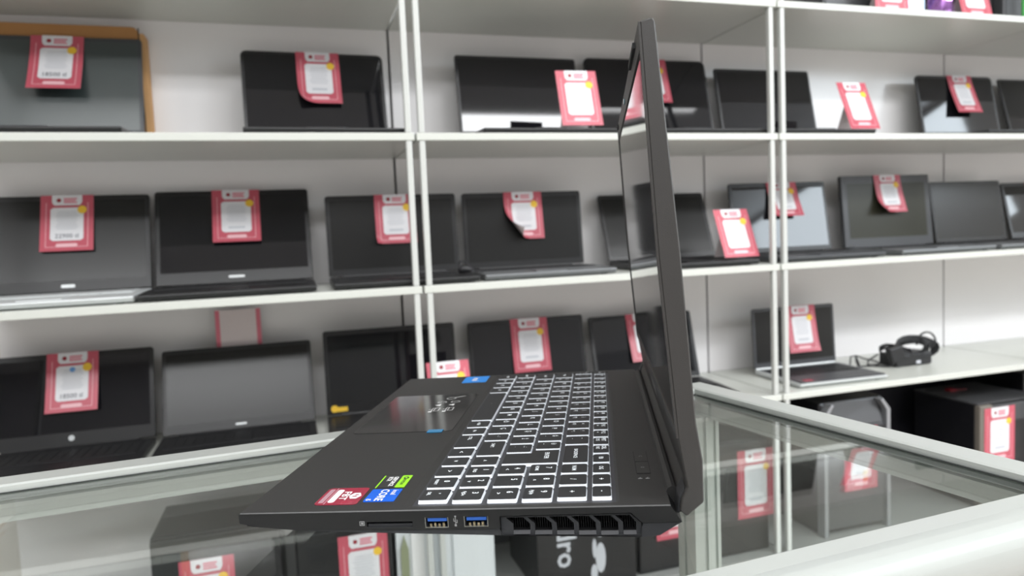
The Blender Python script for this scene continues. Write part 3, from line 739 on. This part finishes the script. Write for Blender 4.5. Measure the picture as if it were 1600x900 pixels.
_, S, _ = L('old wide bezel grey laptop with olive screen on middle shelf', MID, 1.582, .213, -.9, .300, .196, 5.5, lidm='lapgrey', base='lapmid', bez=.018, chin=.024, scr='scr_o', thick=.012, round_=.003)
hang('price tag with bent lower edge on the grey wide bezel laptop', S, .003, wd=.090, h=.105, swing=.018, curl=(-1, 1, .035, .03), rear=.0165)
L('middle shelf laptop with reddish glare, next to the wide bezel one', MID, 1.882, .215, -.2, .267, .176, 9.0, scr='scr_b', base='lapmid', bez=.007, chin=.010)
_, S, _ = L('middle shelf laptop cut off by the picture edge', MID, 2.188, .213, -3.8, .285, .172, 14.0, base='lapmid')
hang('price tag barely in view at the picture edge, middle shelf', S, -.01, wd=.09, h=.10)
# lower shelf
_, S, _ = L('lower shelf black laptop with round silver logo and a tag', LOW, -.443, .202, -.6, .301, .183, 14.5, logo=('o', 0, 'lapsilver'), chin=.026, scr='scr_a')
hang('price tag with blue print on the laptop with round silver logo', S, .004, wd=.092, h=.118, swing=.014, price='18500 tl', blue=True)
L('lower shelf laptop with plain grey screen and no tag on it', LOW, -.129, .190, .3, .298, .175, 20.0, logo=('casper', .006, 'lapsilver'), chin=.018, scr='scr_b', lidm='lapblack', bez=.008)
L('lower shelf black laptop with yellow sticker behind the first posts', LOW, .191, .208, -1.3, .291, .183, 4.8, logo=('#', 0, 'tagyellow'), chin=.022)
_, S, _ = L('lower shelf laptop with a tag, above the gaming laptop keyboard', LOW, .523, .230, -.6, .291, .175, 8.9, scr='scr_a')
hang('round cornered price tag right above the gaming laptop keyboard', S, .005, wd=.093, h=.128, swing=.006)
_, S, _ = L('lower shelf laptop mostly covered by the gaming laptop screen', LOW, .824, .208, -2.7, .280, .169, 16.3, scr='scr_a', chin=.012)
hang('price tag partly covered by the gaming laptop lid, lower shelf', S, .004, wd=.090, h=.122, swing=.01)
_, S, _ = L('small silver edged laptop beside the coiled power adapter', LOW, 1.257, .204, -1.9, .251, .157, 3.6, base='lapsilver', lidm='lapgrey', scr='scr_b', depth=.185, bez=.007, chin=.014, bt=.014, plate='lapgrey', hingem='lapsilver', stick=True)
hang('price tag on the small laptop beside the coiled adapter', S, .018, wd=.092, h=.122, swing=.016, curl=(1, 1, .02, .05))

# standing price cards
def stand(label, X, Y, Z, yaw, wd, h, tilt, **k):
    R = Matrix.Translation((X, Y, Z)) @ Matrix.Rotation(yaw, 4, 'Z'); tl = tilt
    def S(u, v, f=0):
        up = h - v; return R @ Vector((u, math.sin(tl) * up - math.cos(tl) * f, math.cos(tl) * up + math.sin(tl) * f + .0006))
    t = price_tag(label, S, (X, Y, Z), 0, wd=wd, h=h, fold=False, off=.0006, group=GT, name='price_card', **k)
    b = MB(); hw = wd * .35; lo = Vector((X, Y, Z))
    top_, bot = h * .62, 0
    pts = [S(-hw, h - top_, -.0006), S(hw, h - top_, -.0006)]
    foot = [Vector((p.x, p.y, 0)) for p in pts]
    bk = Matrix.Rotation(yaw, 4, 'Z') @ Vector((0, .035, 0))
    base_ = [Vector((pts[i].x + bk.x, pts[i].y + bk.y, Z + .0006)) for i in (0, 1)]
    b.add([p - lo for p in (pts[0], pts[1], base_[1], base_[0])], [(0, 1, 2, 3)], 'tagback'); b.build('easel_back', t, recalc=False)
    return t
stand('bright glossy price card standing on an upper laptop near gaming lid', .592, YS + .026, TOP[1] + .0190, -.061, .090, .127, .322)
stand('price card standing on the upper laptop base past second posts', 1.352, YS + .058, TOP[1] + .0190, -.032, .086, .132, .403)
stand('price card leaning beside the second posts on middle shelf', .975, YS + .030, TOP[2] + .0190, .004, .091, .119, .40)
stand('price card peeking over the gaming laptop far corner, first posts', .290, YS + .045, TOP[3] + .0190, .02, .090, .122, .30)
# pale card back behind a lid
def Sb(u, v, f=0): return Vector((-.127 + u, YS + .268 + .10 * (.12 - v) * .4 - f, TOP[3] + .1385 + .12 - v))
price_tag('pale blank card sticking up behind the untagged lower laptop', Sb, (-.127, YS + .268, TOP[3] + .1385), 0, wd=.092, h=.120, fold=False, plain=True, group=GT)

# ------------------------------------------------------------------ other shelf goods
def P2(w_, p): return (p[0] - w_[0], p[1] - w_[1], p[2] - w_[2])
o = (-.43, YS + .2695, TOP[1]); t = thing('cardboard_box', 'flat brown cardboard box standing behind the greenish screen laptop', 'box', o)
b = MB(); b.prism(rrect(-.185, .152, 0, .252, .012, 3), 'y', 0, .034, 'card'); b.build('body', t)
b = MB(); b.prism(rrect(.150, .164, .0, .240, .006, 3), 'y', .001, .0345, 'cardedge'); b.build('side_flap', t)
b = MB(); b.box(.1515, .1535, -.0006, .001, .02, .250, 'slit'); b.build('flap_seam', t)

# coiled charger
o = (1.545, YS + .145, TOP[3]); t = thing('power_adapter', 'coiled black power adapter lying on the lower shelf', 'charger', o)
b = MB(); b.box(-.045, .075, -.032, .028, .001, .034, 'cable'); b.build('brick', t, bevel=.004)
def coil(cx, cy, cz, rx, ry, tiltx, n, jit, seed):
    rnd = random.Random(seed); pts = []
    for i in range(n * 16 + 1):
        a = 2 * math.pi * i / 16; k = i // 16
        x = (rx + jit * rnd.uniform(-1, 1) * .3 + .002 * k) * math.cos(a); y = (ry + .002 * k) * math.sin(a); z = .0028 * k - .004 * n / 4 + jit * .2 * rnd.uniform(-1, 1)
        yz = Vector((x, y * math.cos(tiltx) - z * math.sin(tiltx), y * math.sin(tiltx) + z * math.cos(tiltx)))
        pts.append((cx + yz.x, cy + yz.y, max(cz + yz.z, .003)))
    return pts
b = MB(); b.tube(coil(.055, .0, .040, .052, .024, .75, 7, .006, 3), .0026, 'cable', 6); b.build('mains_cable', t, smooth=True)
b = MB(); b.tube(coil(-.025, -.005, .036, .040, .026, .45, 4, .008, 5), .0022, 'cable', 6); b.build('low_voltage_cable', t, smooth=True)
b = MB(); b.tube(coil(.025, -.012, .050, .046, .020, 1.0, 5, .010, 11), .0024, 'cable', 6); b.build('tangled_cable', t, smooth=True)
b = MB(); b.box(.020, .034, -.034, -.0318, .006, .014, 'taggray'); b.build('rating_label', t)
b = MB(); pts = [(.10 + .034 * math.cos(a), .01, .045 + .034 * math.sin(a)) for a in [-.9 + k * .25 for k in range(17)]]; b.tube(pts, .0026, 'cable', 6); b.build('cable_loop', t, smooth=True)
b = MB(); b.prism([(-.075, .052), (-.035, .060), (-.020, .030), (-.062, .012)], 'y', -.040, -.022, 'cable'); b.build('mains_plug', t, bevel=.003)
b = MB()
b.tube([(-.028, -.03, .012), (-.062, -.02, .005), (-.082, .0, .004), (-.088, .022, .004), (-.074, .035, .012), (-.055, .02, .03)], .0022, 'cable', 6)
b.build('loose_cable', t, smooth=True)
o = (1.40, YS + .20, TOP[3]); t = thing('charging_cable', 'thin dark cable plugged into the small silver edged laptop', 'cable', o)
b = MB(); b.tube([(-.012, -.045, .010), (.02, -.012, .026), (.06, .012, .022), (.095, .020, .009), (.115, .002, .004), (.105, -.03, .003), (.06, -.045, .003), (.015, -.04, .004)], .0019, 'cable', 6); b.build('wire', t, smooth=True)
b = MB(); b.tube([(.004, -.062, .004), (.018, -.038, .016), (.028, -.022, .026)], [.0035, .0045, .003], 'cable', 8); b.build('plug', t, smooth=True)
o = (.330, YS + .045, TOP[2] + .0165); t = thing('cable_plug', 'small black plug and cable lying on the laptop behind first posts', 'cable', o)
b = MB(); b.tube([(-.014, 0, .006), (-.006, .002, .010), (.004, 0, .010), (.012, -.004, .006)], [.005, .009, .008, .004], 'cable', 8); b.build('plug', t, smooth=True)
b = MB(); b.tube([(-.012, 0, .010), (-.010, .01, .024), (.0, .012, .026), (.010, .006, .014), (.022, -.006, .004), (.035, -.008, .003)], .002, 'cable', 6); b.build('wire', t, smooth=True)

# goods on the top board
b = MB(); zt = TOP[0]
def box_thing(name, label, cat, x0, x1, y0, dep, z0, hgt, mm, face=None, bev=.004):
    o = ((x0 + x1) / 2, y0 + dep / 2, z0); t = thing(name, label, cat, o); hw = (x1 - x0) / 2
    b = MB(); b.box(-hw, hw, -dep / 2, dep / 2, .0004, hgt, mm); b.build('body', t, bevel=bev)
    if face:
        b = MB(); b.box(-hw + .008, hw - .008, -dep / 2 - .002, -dep / 2 + .004, .01, hgt - .01, face); b.build('front_panel', t, bevel=.001)
    return t
box_thing('storage_case', 'dark grey case on the top board above the second posts', 'case', 1.25, 1.452, YS + .085, .16, zt, .12, 'black', 'tgrey')
box_thing('speaker', 'pale blue grey speaker on the top board beside dark case', 'speaker', 1.458, 1.535, YS + .055, .12, zt, .16, 'bluegrey', 'bluegrey')
o = (1.604, YS + .075, zt); t = thing('gift_bag', 'crinkled iridescent foil bag on the top board', 'bag', o)
b = MB(); rnd = random.Random(9); ring = []
for j in range(7):
    ring.append([((.036 - .012 * (j / 6) ** 2 + rnd.uniform(-.005, .005)) * math.cos(2 * math.pi * k / 14), (.026 + rnd.uniform(-.005, .005)) * math.sin(2 * math.pi * k / 14), .0006 + .022 * j) for k in range(14)])
for j in range(6): b.frustum(ring[j], ring[j + 1], 'foil', cap0=(j == 0), cap1=(j == 5))
b.build('foil', t); b = MB(); b.box(-.004, .004, -.03, -.024, .05, .12, 'green'); b.build('ribbon', t)
box_thing('black_box', 'black box behind the tag on the top board', 'box', 1.655, 1.795, YS + .085, .14, zt, .15, 'black', 'lapblack')
box_thing('desk_speaker', 'grey desk speaker on the top board before the green box', 'speaker', 1.797, 1.863, YS + .06, .10, zt, .18, 'tgrey', 'lapgrey')
box_thing('green_box', 'green box at the end of the top board in view', 'box', 1.866, 1.93, YS + .06, .10, zt, .16, 'green', None)
stand('price card standing on the top board before the black box', 1.676, YS + .030, TOP[0], .0, .100, .135, .25)
stand('price card lying against the dark case on the top board', 1.408, YS + .032, TOP[0] + .0, .0, .100, .135, .10)

# ------------------------------------------------------------------ desktop towers on the base board
ZB = BASE
def flat(X, Y, Z, h):
    def S(u, v, f=0): return Vector((X + u, Y - f, Z - v))
    return S
def tower_tag(label, x0, x1, ytop, z1, z0, **k):
    return price_tag(label, flat((x0 + x1) / 2, ytop, z1, z1 - z0), ((x0 + x1) / 2, ytop, z1), 0, wd=x1 - x0, h=z1 - z0, fold=False, off=.0012, group=GT, **k)
# rounded tower with silver trim
o = (1.29, YS + .13, ZB); t = thing('desktop_tower', 'black desktop tower with bevelled silver trim under the small laptop', 'computer', o) if False else thing('desktop_tower', 'black desktop tower with silver side trim under the small laptop', 'computer', o)
b = MB(); b.box(-.098, .098, -.085, .16, .0004, .330, 'black'); b.build('body', t, bevel=.006)
b = MB(); b.prism([(-.088, .015), (.088, .015), (.088, .262), (.080, .268), (-.080, .268), (-.088, .262)], 'y', -.1000, -.084, 'tgrey'); b.build('front_panel', t, bevel=.002)
b = MB(); b.add([(-.088, -.101, .270), (.080, -.101, .270), (.074, -.085, .322), (-.080, -.085, .330), (-.088, -.084, .270), (.080, -.084, .270)], [(0, 1, 2, 3), (0, 3, 4), (1, 5, 2), (4, 3, 2, 5), (0, 4, 5, 1)], 'tgrey'); b.build('sloping_top_panel', t)
b = MB(); b.box(-.086, .086, -.1025, -.0995, .215, .262, 'black'); b.build('drive_cover', t, bevel=.001)
for sx in (-1, 1):
    b = MB(); pr = [(.089, .0), (.100, .0), (.100, .300), (.078, .328), (.070, .326), (.089, .298)]
    b.prism([(sx * x, z + .0005) for x, z in pr], 'y', -.106, -.080, 'tsilver'); b.build('side_trim', t, bevel=.001)
tower_tag('price tag on the silver trimmed tower seen through counter glass', 1.250, 1.350, YS + .0265, -.337, -.493)
# dark tower next to it in the neighbouring bay
def tower(label, x0, x1, y0, dep, top, body='black', face='lapblack', extra=None):
    o = ((x0 + x1) / 2, y0 + dep / 2, ZB); hw = (x1 - x0) / 2; h = top - ZB
    t = thing('desktop_tower', label, 'computer', o)
    b = MB(); b.box(-hw, hw, -dep / 2 + .014, dep / 2, .0004, h, body); b.build('body', t, bevel=.004)
    b = MB(); b.box(-hw + .002, hw - .002, -dep / 2, -dep / 2 + .015, .004, h - .002, face); b.build('front_panel', t, bevel=.003)
    b = MB(); b.box(-hw + .02, hw - .02, -dep / 2 - .0012, -dep / 2 + .002, h - .06, h - .022, body); b.build('drive_bay', t, bevel=.001)
    b = MB(); b.prism([(hw * .6 + .007 * math.cos(a), h * .55 + .007 * math.sin(a)) for a in [k * math.pi / 6 for k in range(12)]], 'y', -dep / 2 - .0015, -dep / 2 + .002, 'tsilver'); b.build('power_button', t)
    return t
tower('black desktop tower with a tag seen through the glass by the second posts', .865, 1.036, YS + .03, .22, -.330)
tower_tag('price tag on the tower by second posts seen through counter glass', .948, 1.046, YS + .0275, -.352, -.514)
tower('black desktop tower under the gaming laptop rear corner seen through glass', .690, .858, YS + .025, .22, -.345)
tower_tag('price tag just below the gaming laptop rear corner', .733, .832, YS + .0225, -.378, -.5265, tilt_u=0.0)
# product box with white lettering
o = (.565, YS + .13, ZB); t = thing('product_box', 'black product box with white sideways lettering under the laptop vent', 'box', o)
b = MB(); b.box(-.115, .115, -.11, .10, .0004, .235, 'lapblack'); b.build('body', t, bevel=.002)
v, f = text2d('dro', .062, .02); b = MB(); b.add([(-.048 + q[1], -.1105, .098 - q[0]) for q in v], f, 'taggray'); b.build('lettering', t, recalc=False)
b = MB()
for x, z, rx, rz in ((.012, .165, .006, .012), (.030, .120, .007, .012), (.016, .085, .005, .022), (.030, .062, .012, .034), (.014, .030, .008, .02), (.040, .17, .005, .014)):
    b.add([(x + rx * math.cos(a), -.1105, z + rz * math.sin(a)) for a in [k * math.pi / 6 for k in range(12)]], [tuple(range(12))], 'taggray')
b.build('picture_print', t, recalc=False)
# white tower
o = (.265, YS + .13, ZB); t = thing('desktop_tower', 'white desktop tower with olive strip seen through the counter glass', 'computer', o)
b = MB(); b.box(-.10, .10, -.085, .10, .0004, .245, 'twhite'); b.build('body', t, bevel=.006)
b = MB(); pr = [(-.108, -.085), (-.108, -.098), (-.030, -.102), (-.028, -.096), (-.022, -.096), (-.020, -.102), (.0, -.102), (.002, -.096), (.006, -.096), (.008, -.102), (.060, -.098), (.090, -.086), (.10, -.075), (.10, -.06), (-.10, -.06)]
b.prism(pr, 'z', .0005, .240, 'twhite'); b.build('front_panel', t)
b = MB(); b.prism([(-.100, .02), (-.084, .02), (-.084, .150), (-.092, .178), (-.100, .150)], 'y', -.1035, -.098, 'olive'); b.build('olive_strip', t)['label'] = 'olive drive strip'
b = MB(); b.box(-.078, -.052, -.1035, -.100, .03, .232, 'white'); b.build('drive_bay', t)
tower('black desktop tower with a tag beside the white tower', -.035, .150, YS + .022, .22, -.385)
tower_tag('price tag on the black tower beside the white tower', .044, .139, YS + .0195, -.400, -.545)
tower('black desktop tower with a tag at the counter end by lower laptops', -.288, -.060, YS + .030, .19, -.357)
tower_tag('price tag on the tower at the end, low under the counter glass', -.240, -.145, YS + .0275, -.402, -.545)
# brown-grey tower
o = (1.79, YS + .125, ZB); t = thing('desktop_tower', 'brown grey fronted desktop tower with a tag near the frame edge', 'computer', o)
hT = .275
b = MB(); b.box(-.113, .113, -.090, .100, .0004, hT, 'black'); b.build('body', t, bevel=.003)
b = MB(); b.box(-.114, .114, -.098, .102, hT, hT + .004, 'tgrey'); b.build('top_cover', t, bevel=.001)
for x0, x1 in ((-.114, -.070), (.055, .114)):
    b = MB(); b.box(x0, x1, -.106, -.089, .0005, hT - .001, 'tbrown'); b.build('front_strip', t, bevel=.003)
b = MB(); b.box(-.069, .054, -.1035, -.089, .0005, hT - .004, 'tgrey'); b.build('front_panel', t, bevel=.002)
b = MB(); b.box(-.066, .051, -.1045, -.100, .085, .225, 'lapblack'); b.build('drive_bay', t)
tower_tag('price tag on the brown grey tower near the frame edge', 1.690, 1.795, YS + .0190, -.334, -.482)
b = MB(); b.box(-.012, .012, -.01, .01, .0002, .006, 'taglogo'); b.box(.012, .05, -.008, .012, .0002, .004, 'lapblack'); t2 = b.build('adapter_dongle', bevel=.001); t2.location = (1.745, YS + .165, ZB + hT + .004)
tagit(t2, 'small red and black dongle lying on the brown grey tower', 'dongle')
o = (2.06, YS + .19, ZB); t = thing('desktop_case', 'long black desktop case with red line behind the brown grey tower', 'computer', o)
b = MB(); b.box(-.14, .14, -.10, .09, .0004, .325, 'black'); b.build('body', t, bevel=.003)
b = MB(); b.box(-.13, .13, -.1015, -.099, .285, .289, 'stred'); b.build('trim_line', t)['label'] = 'red trim line'
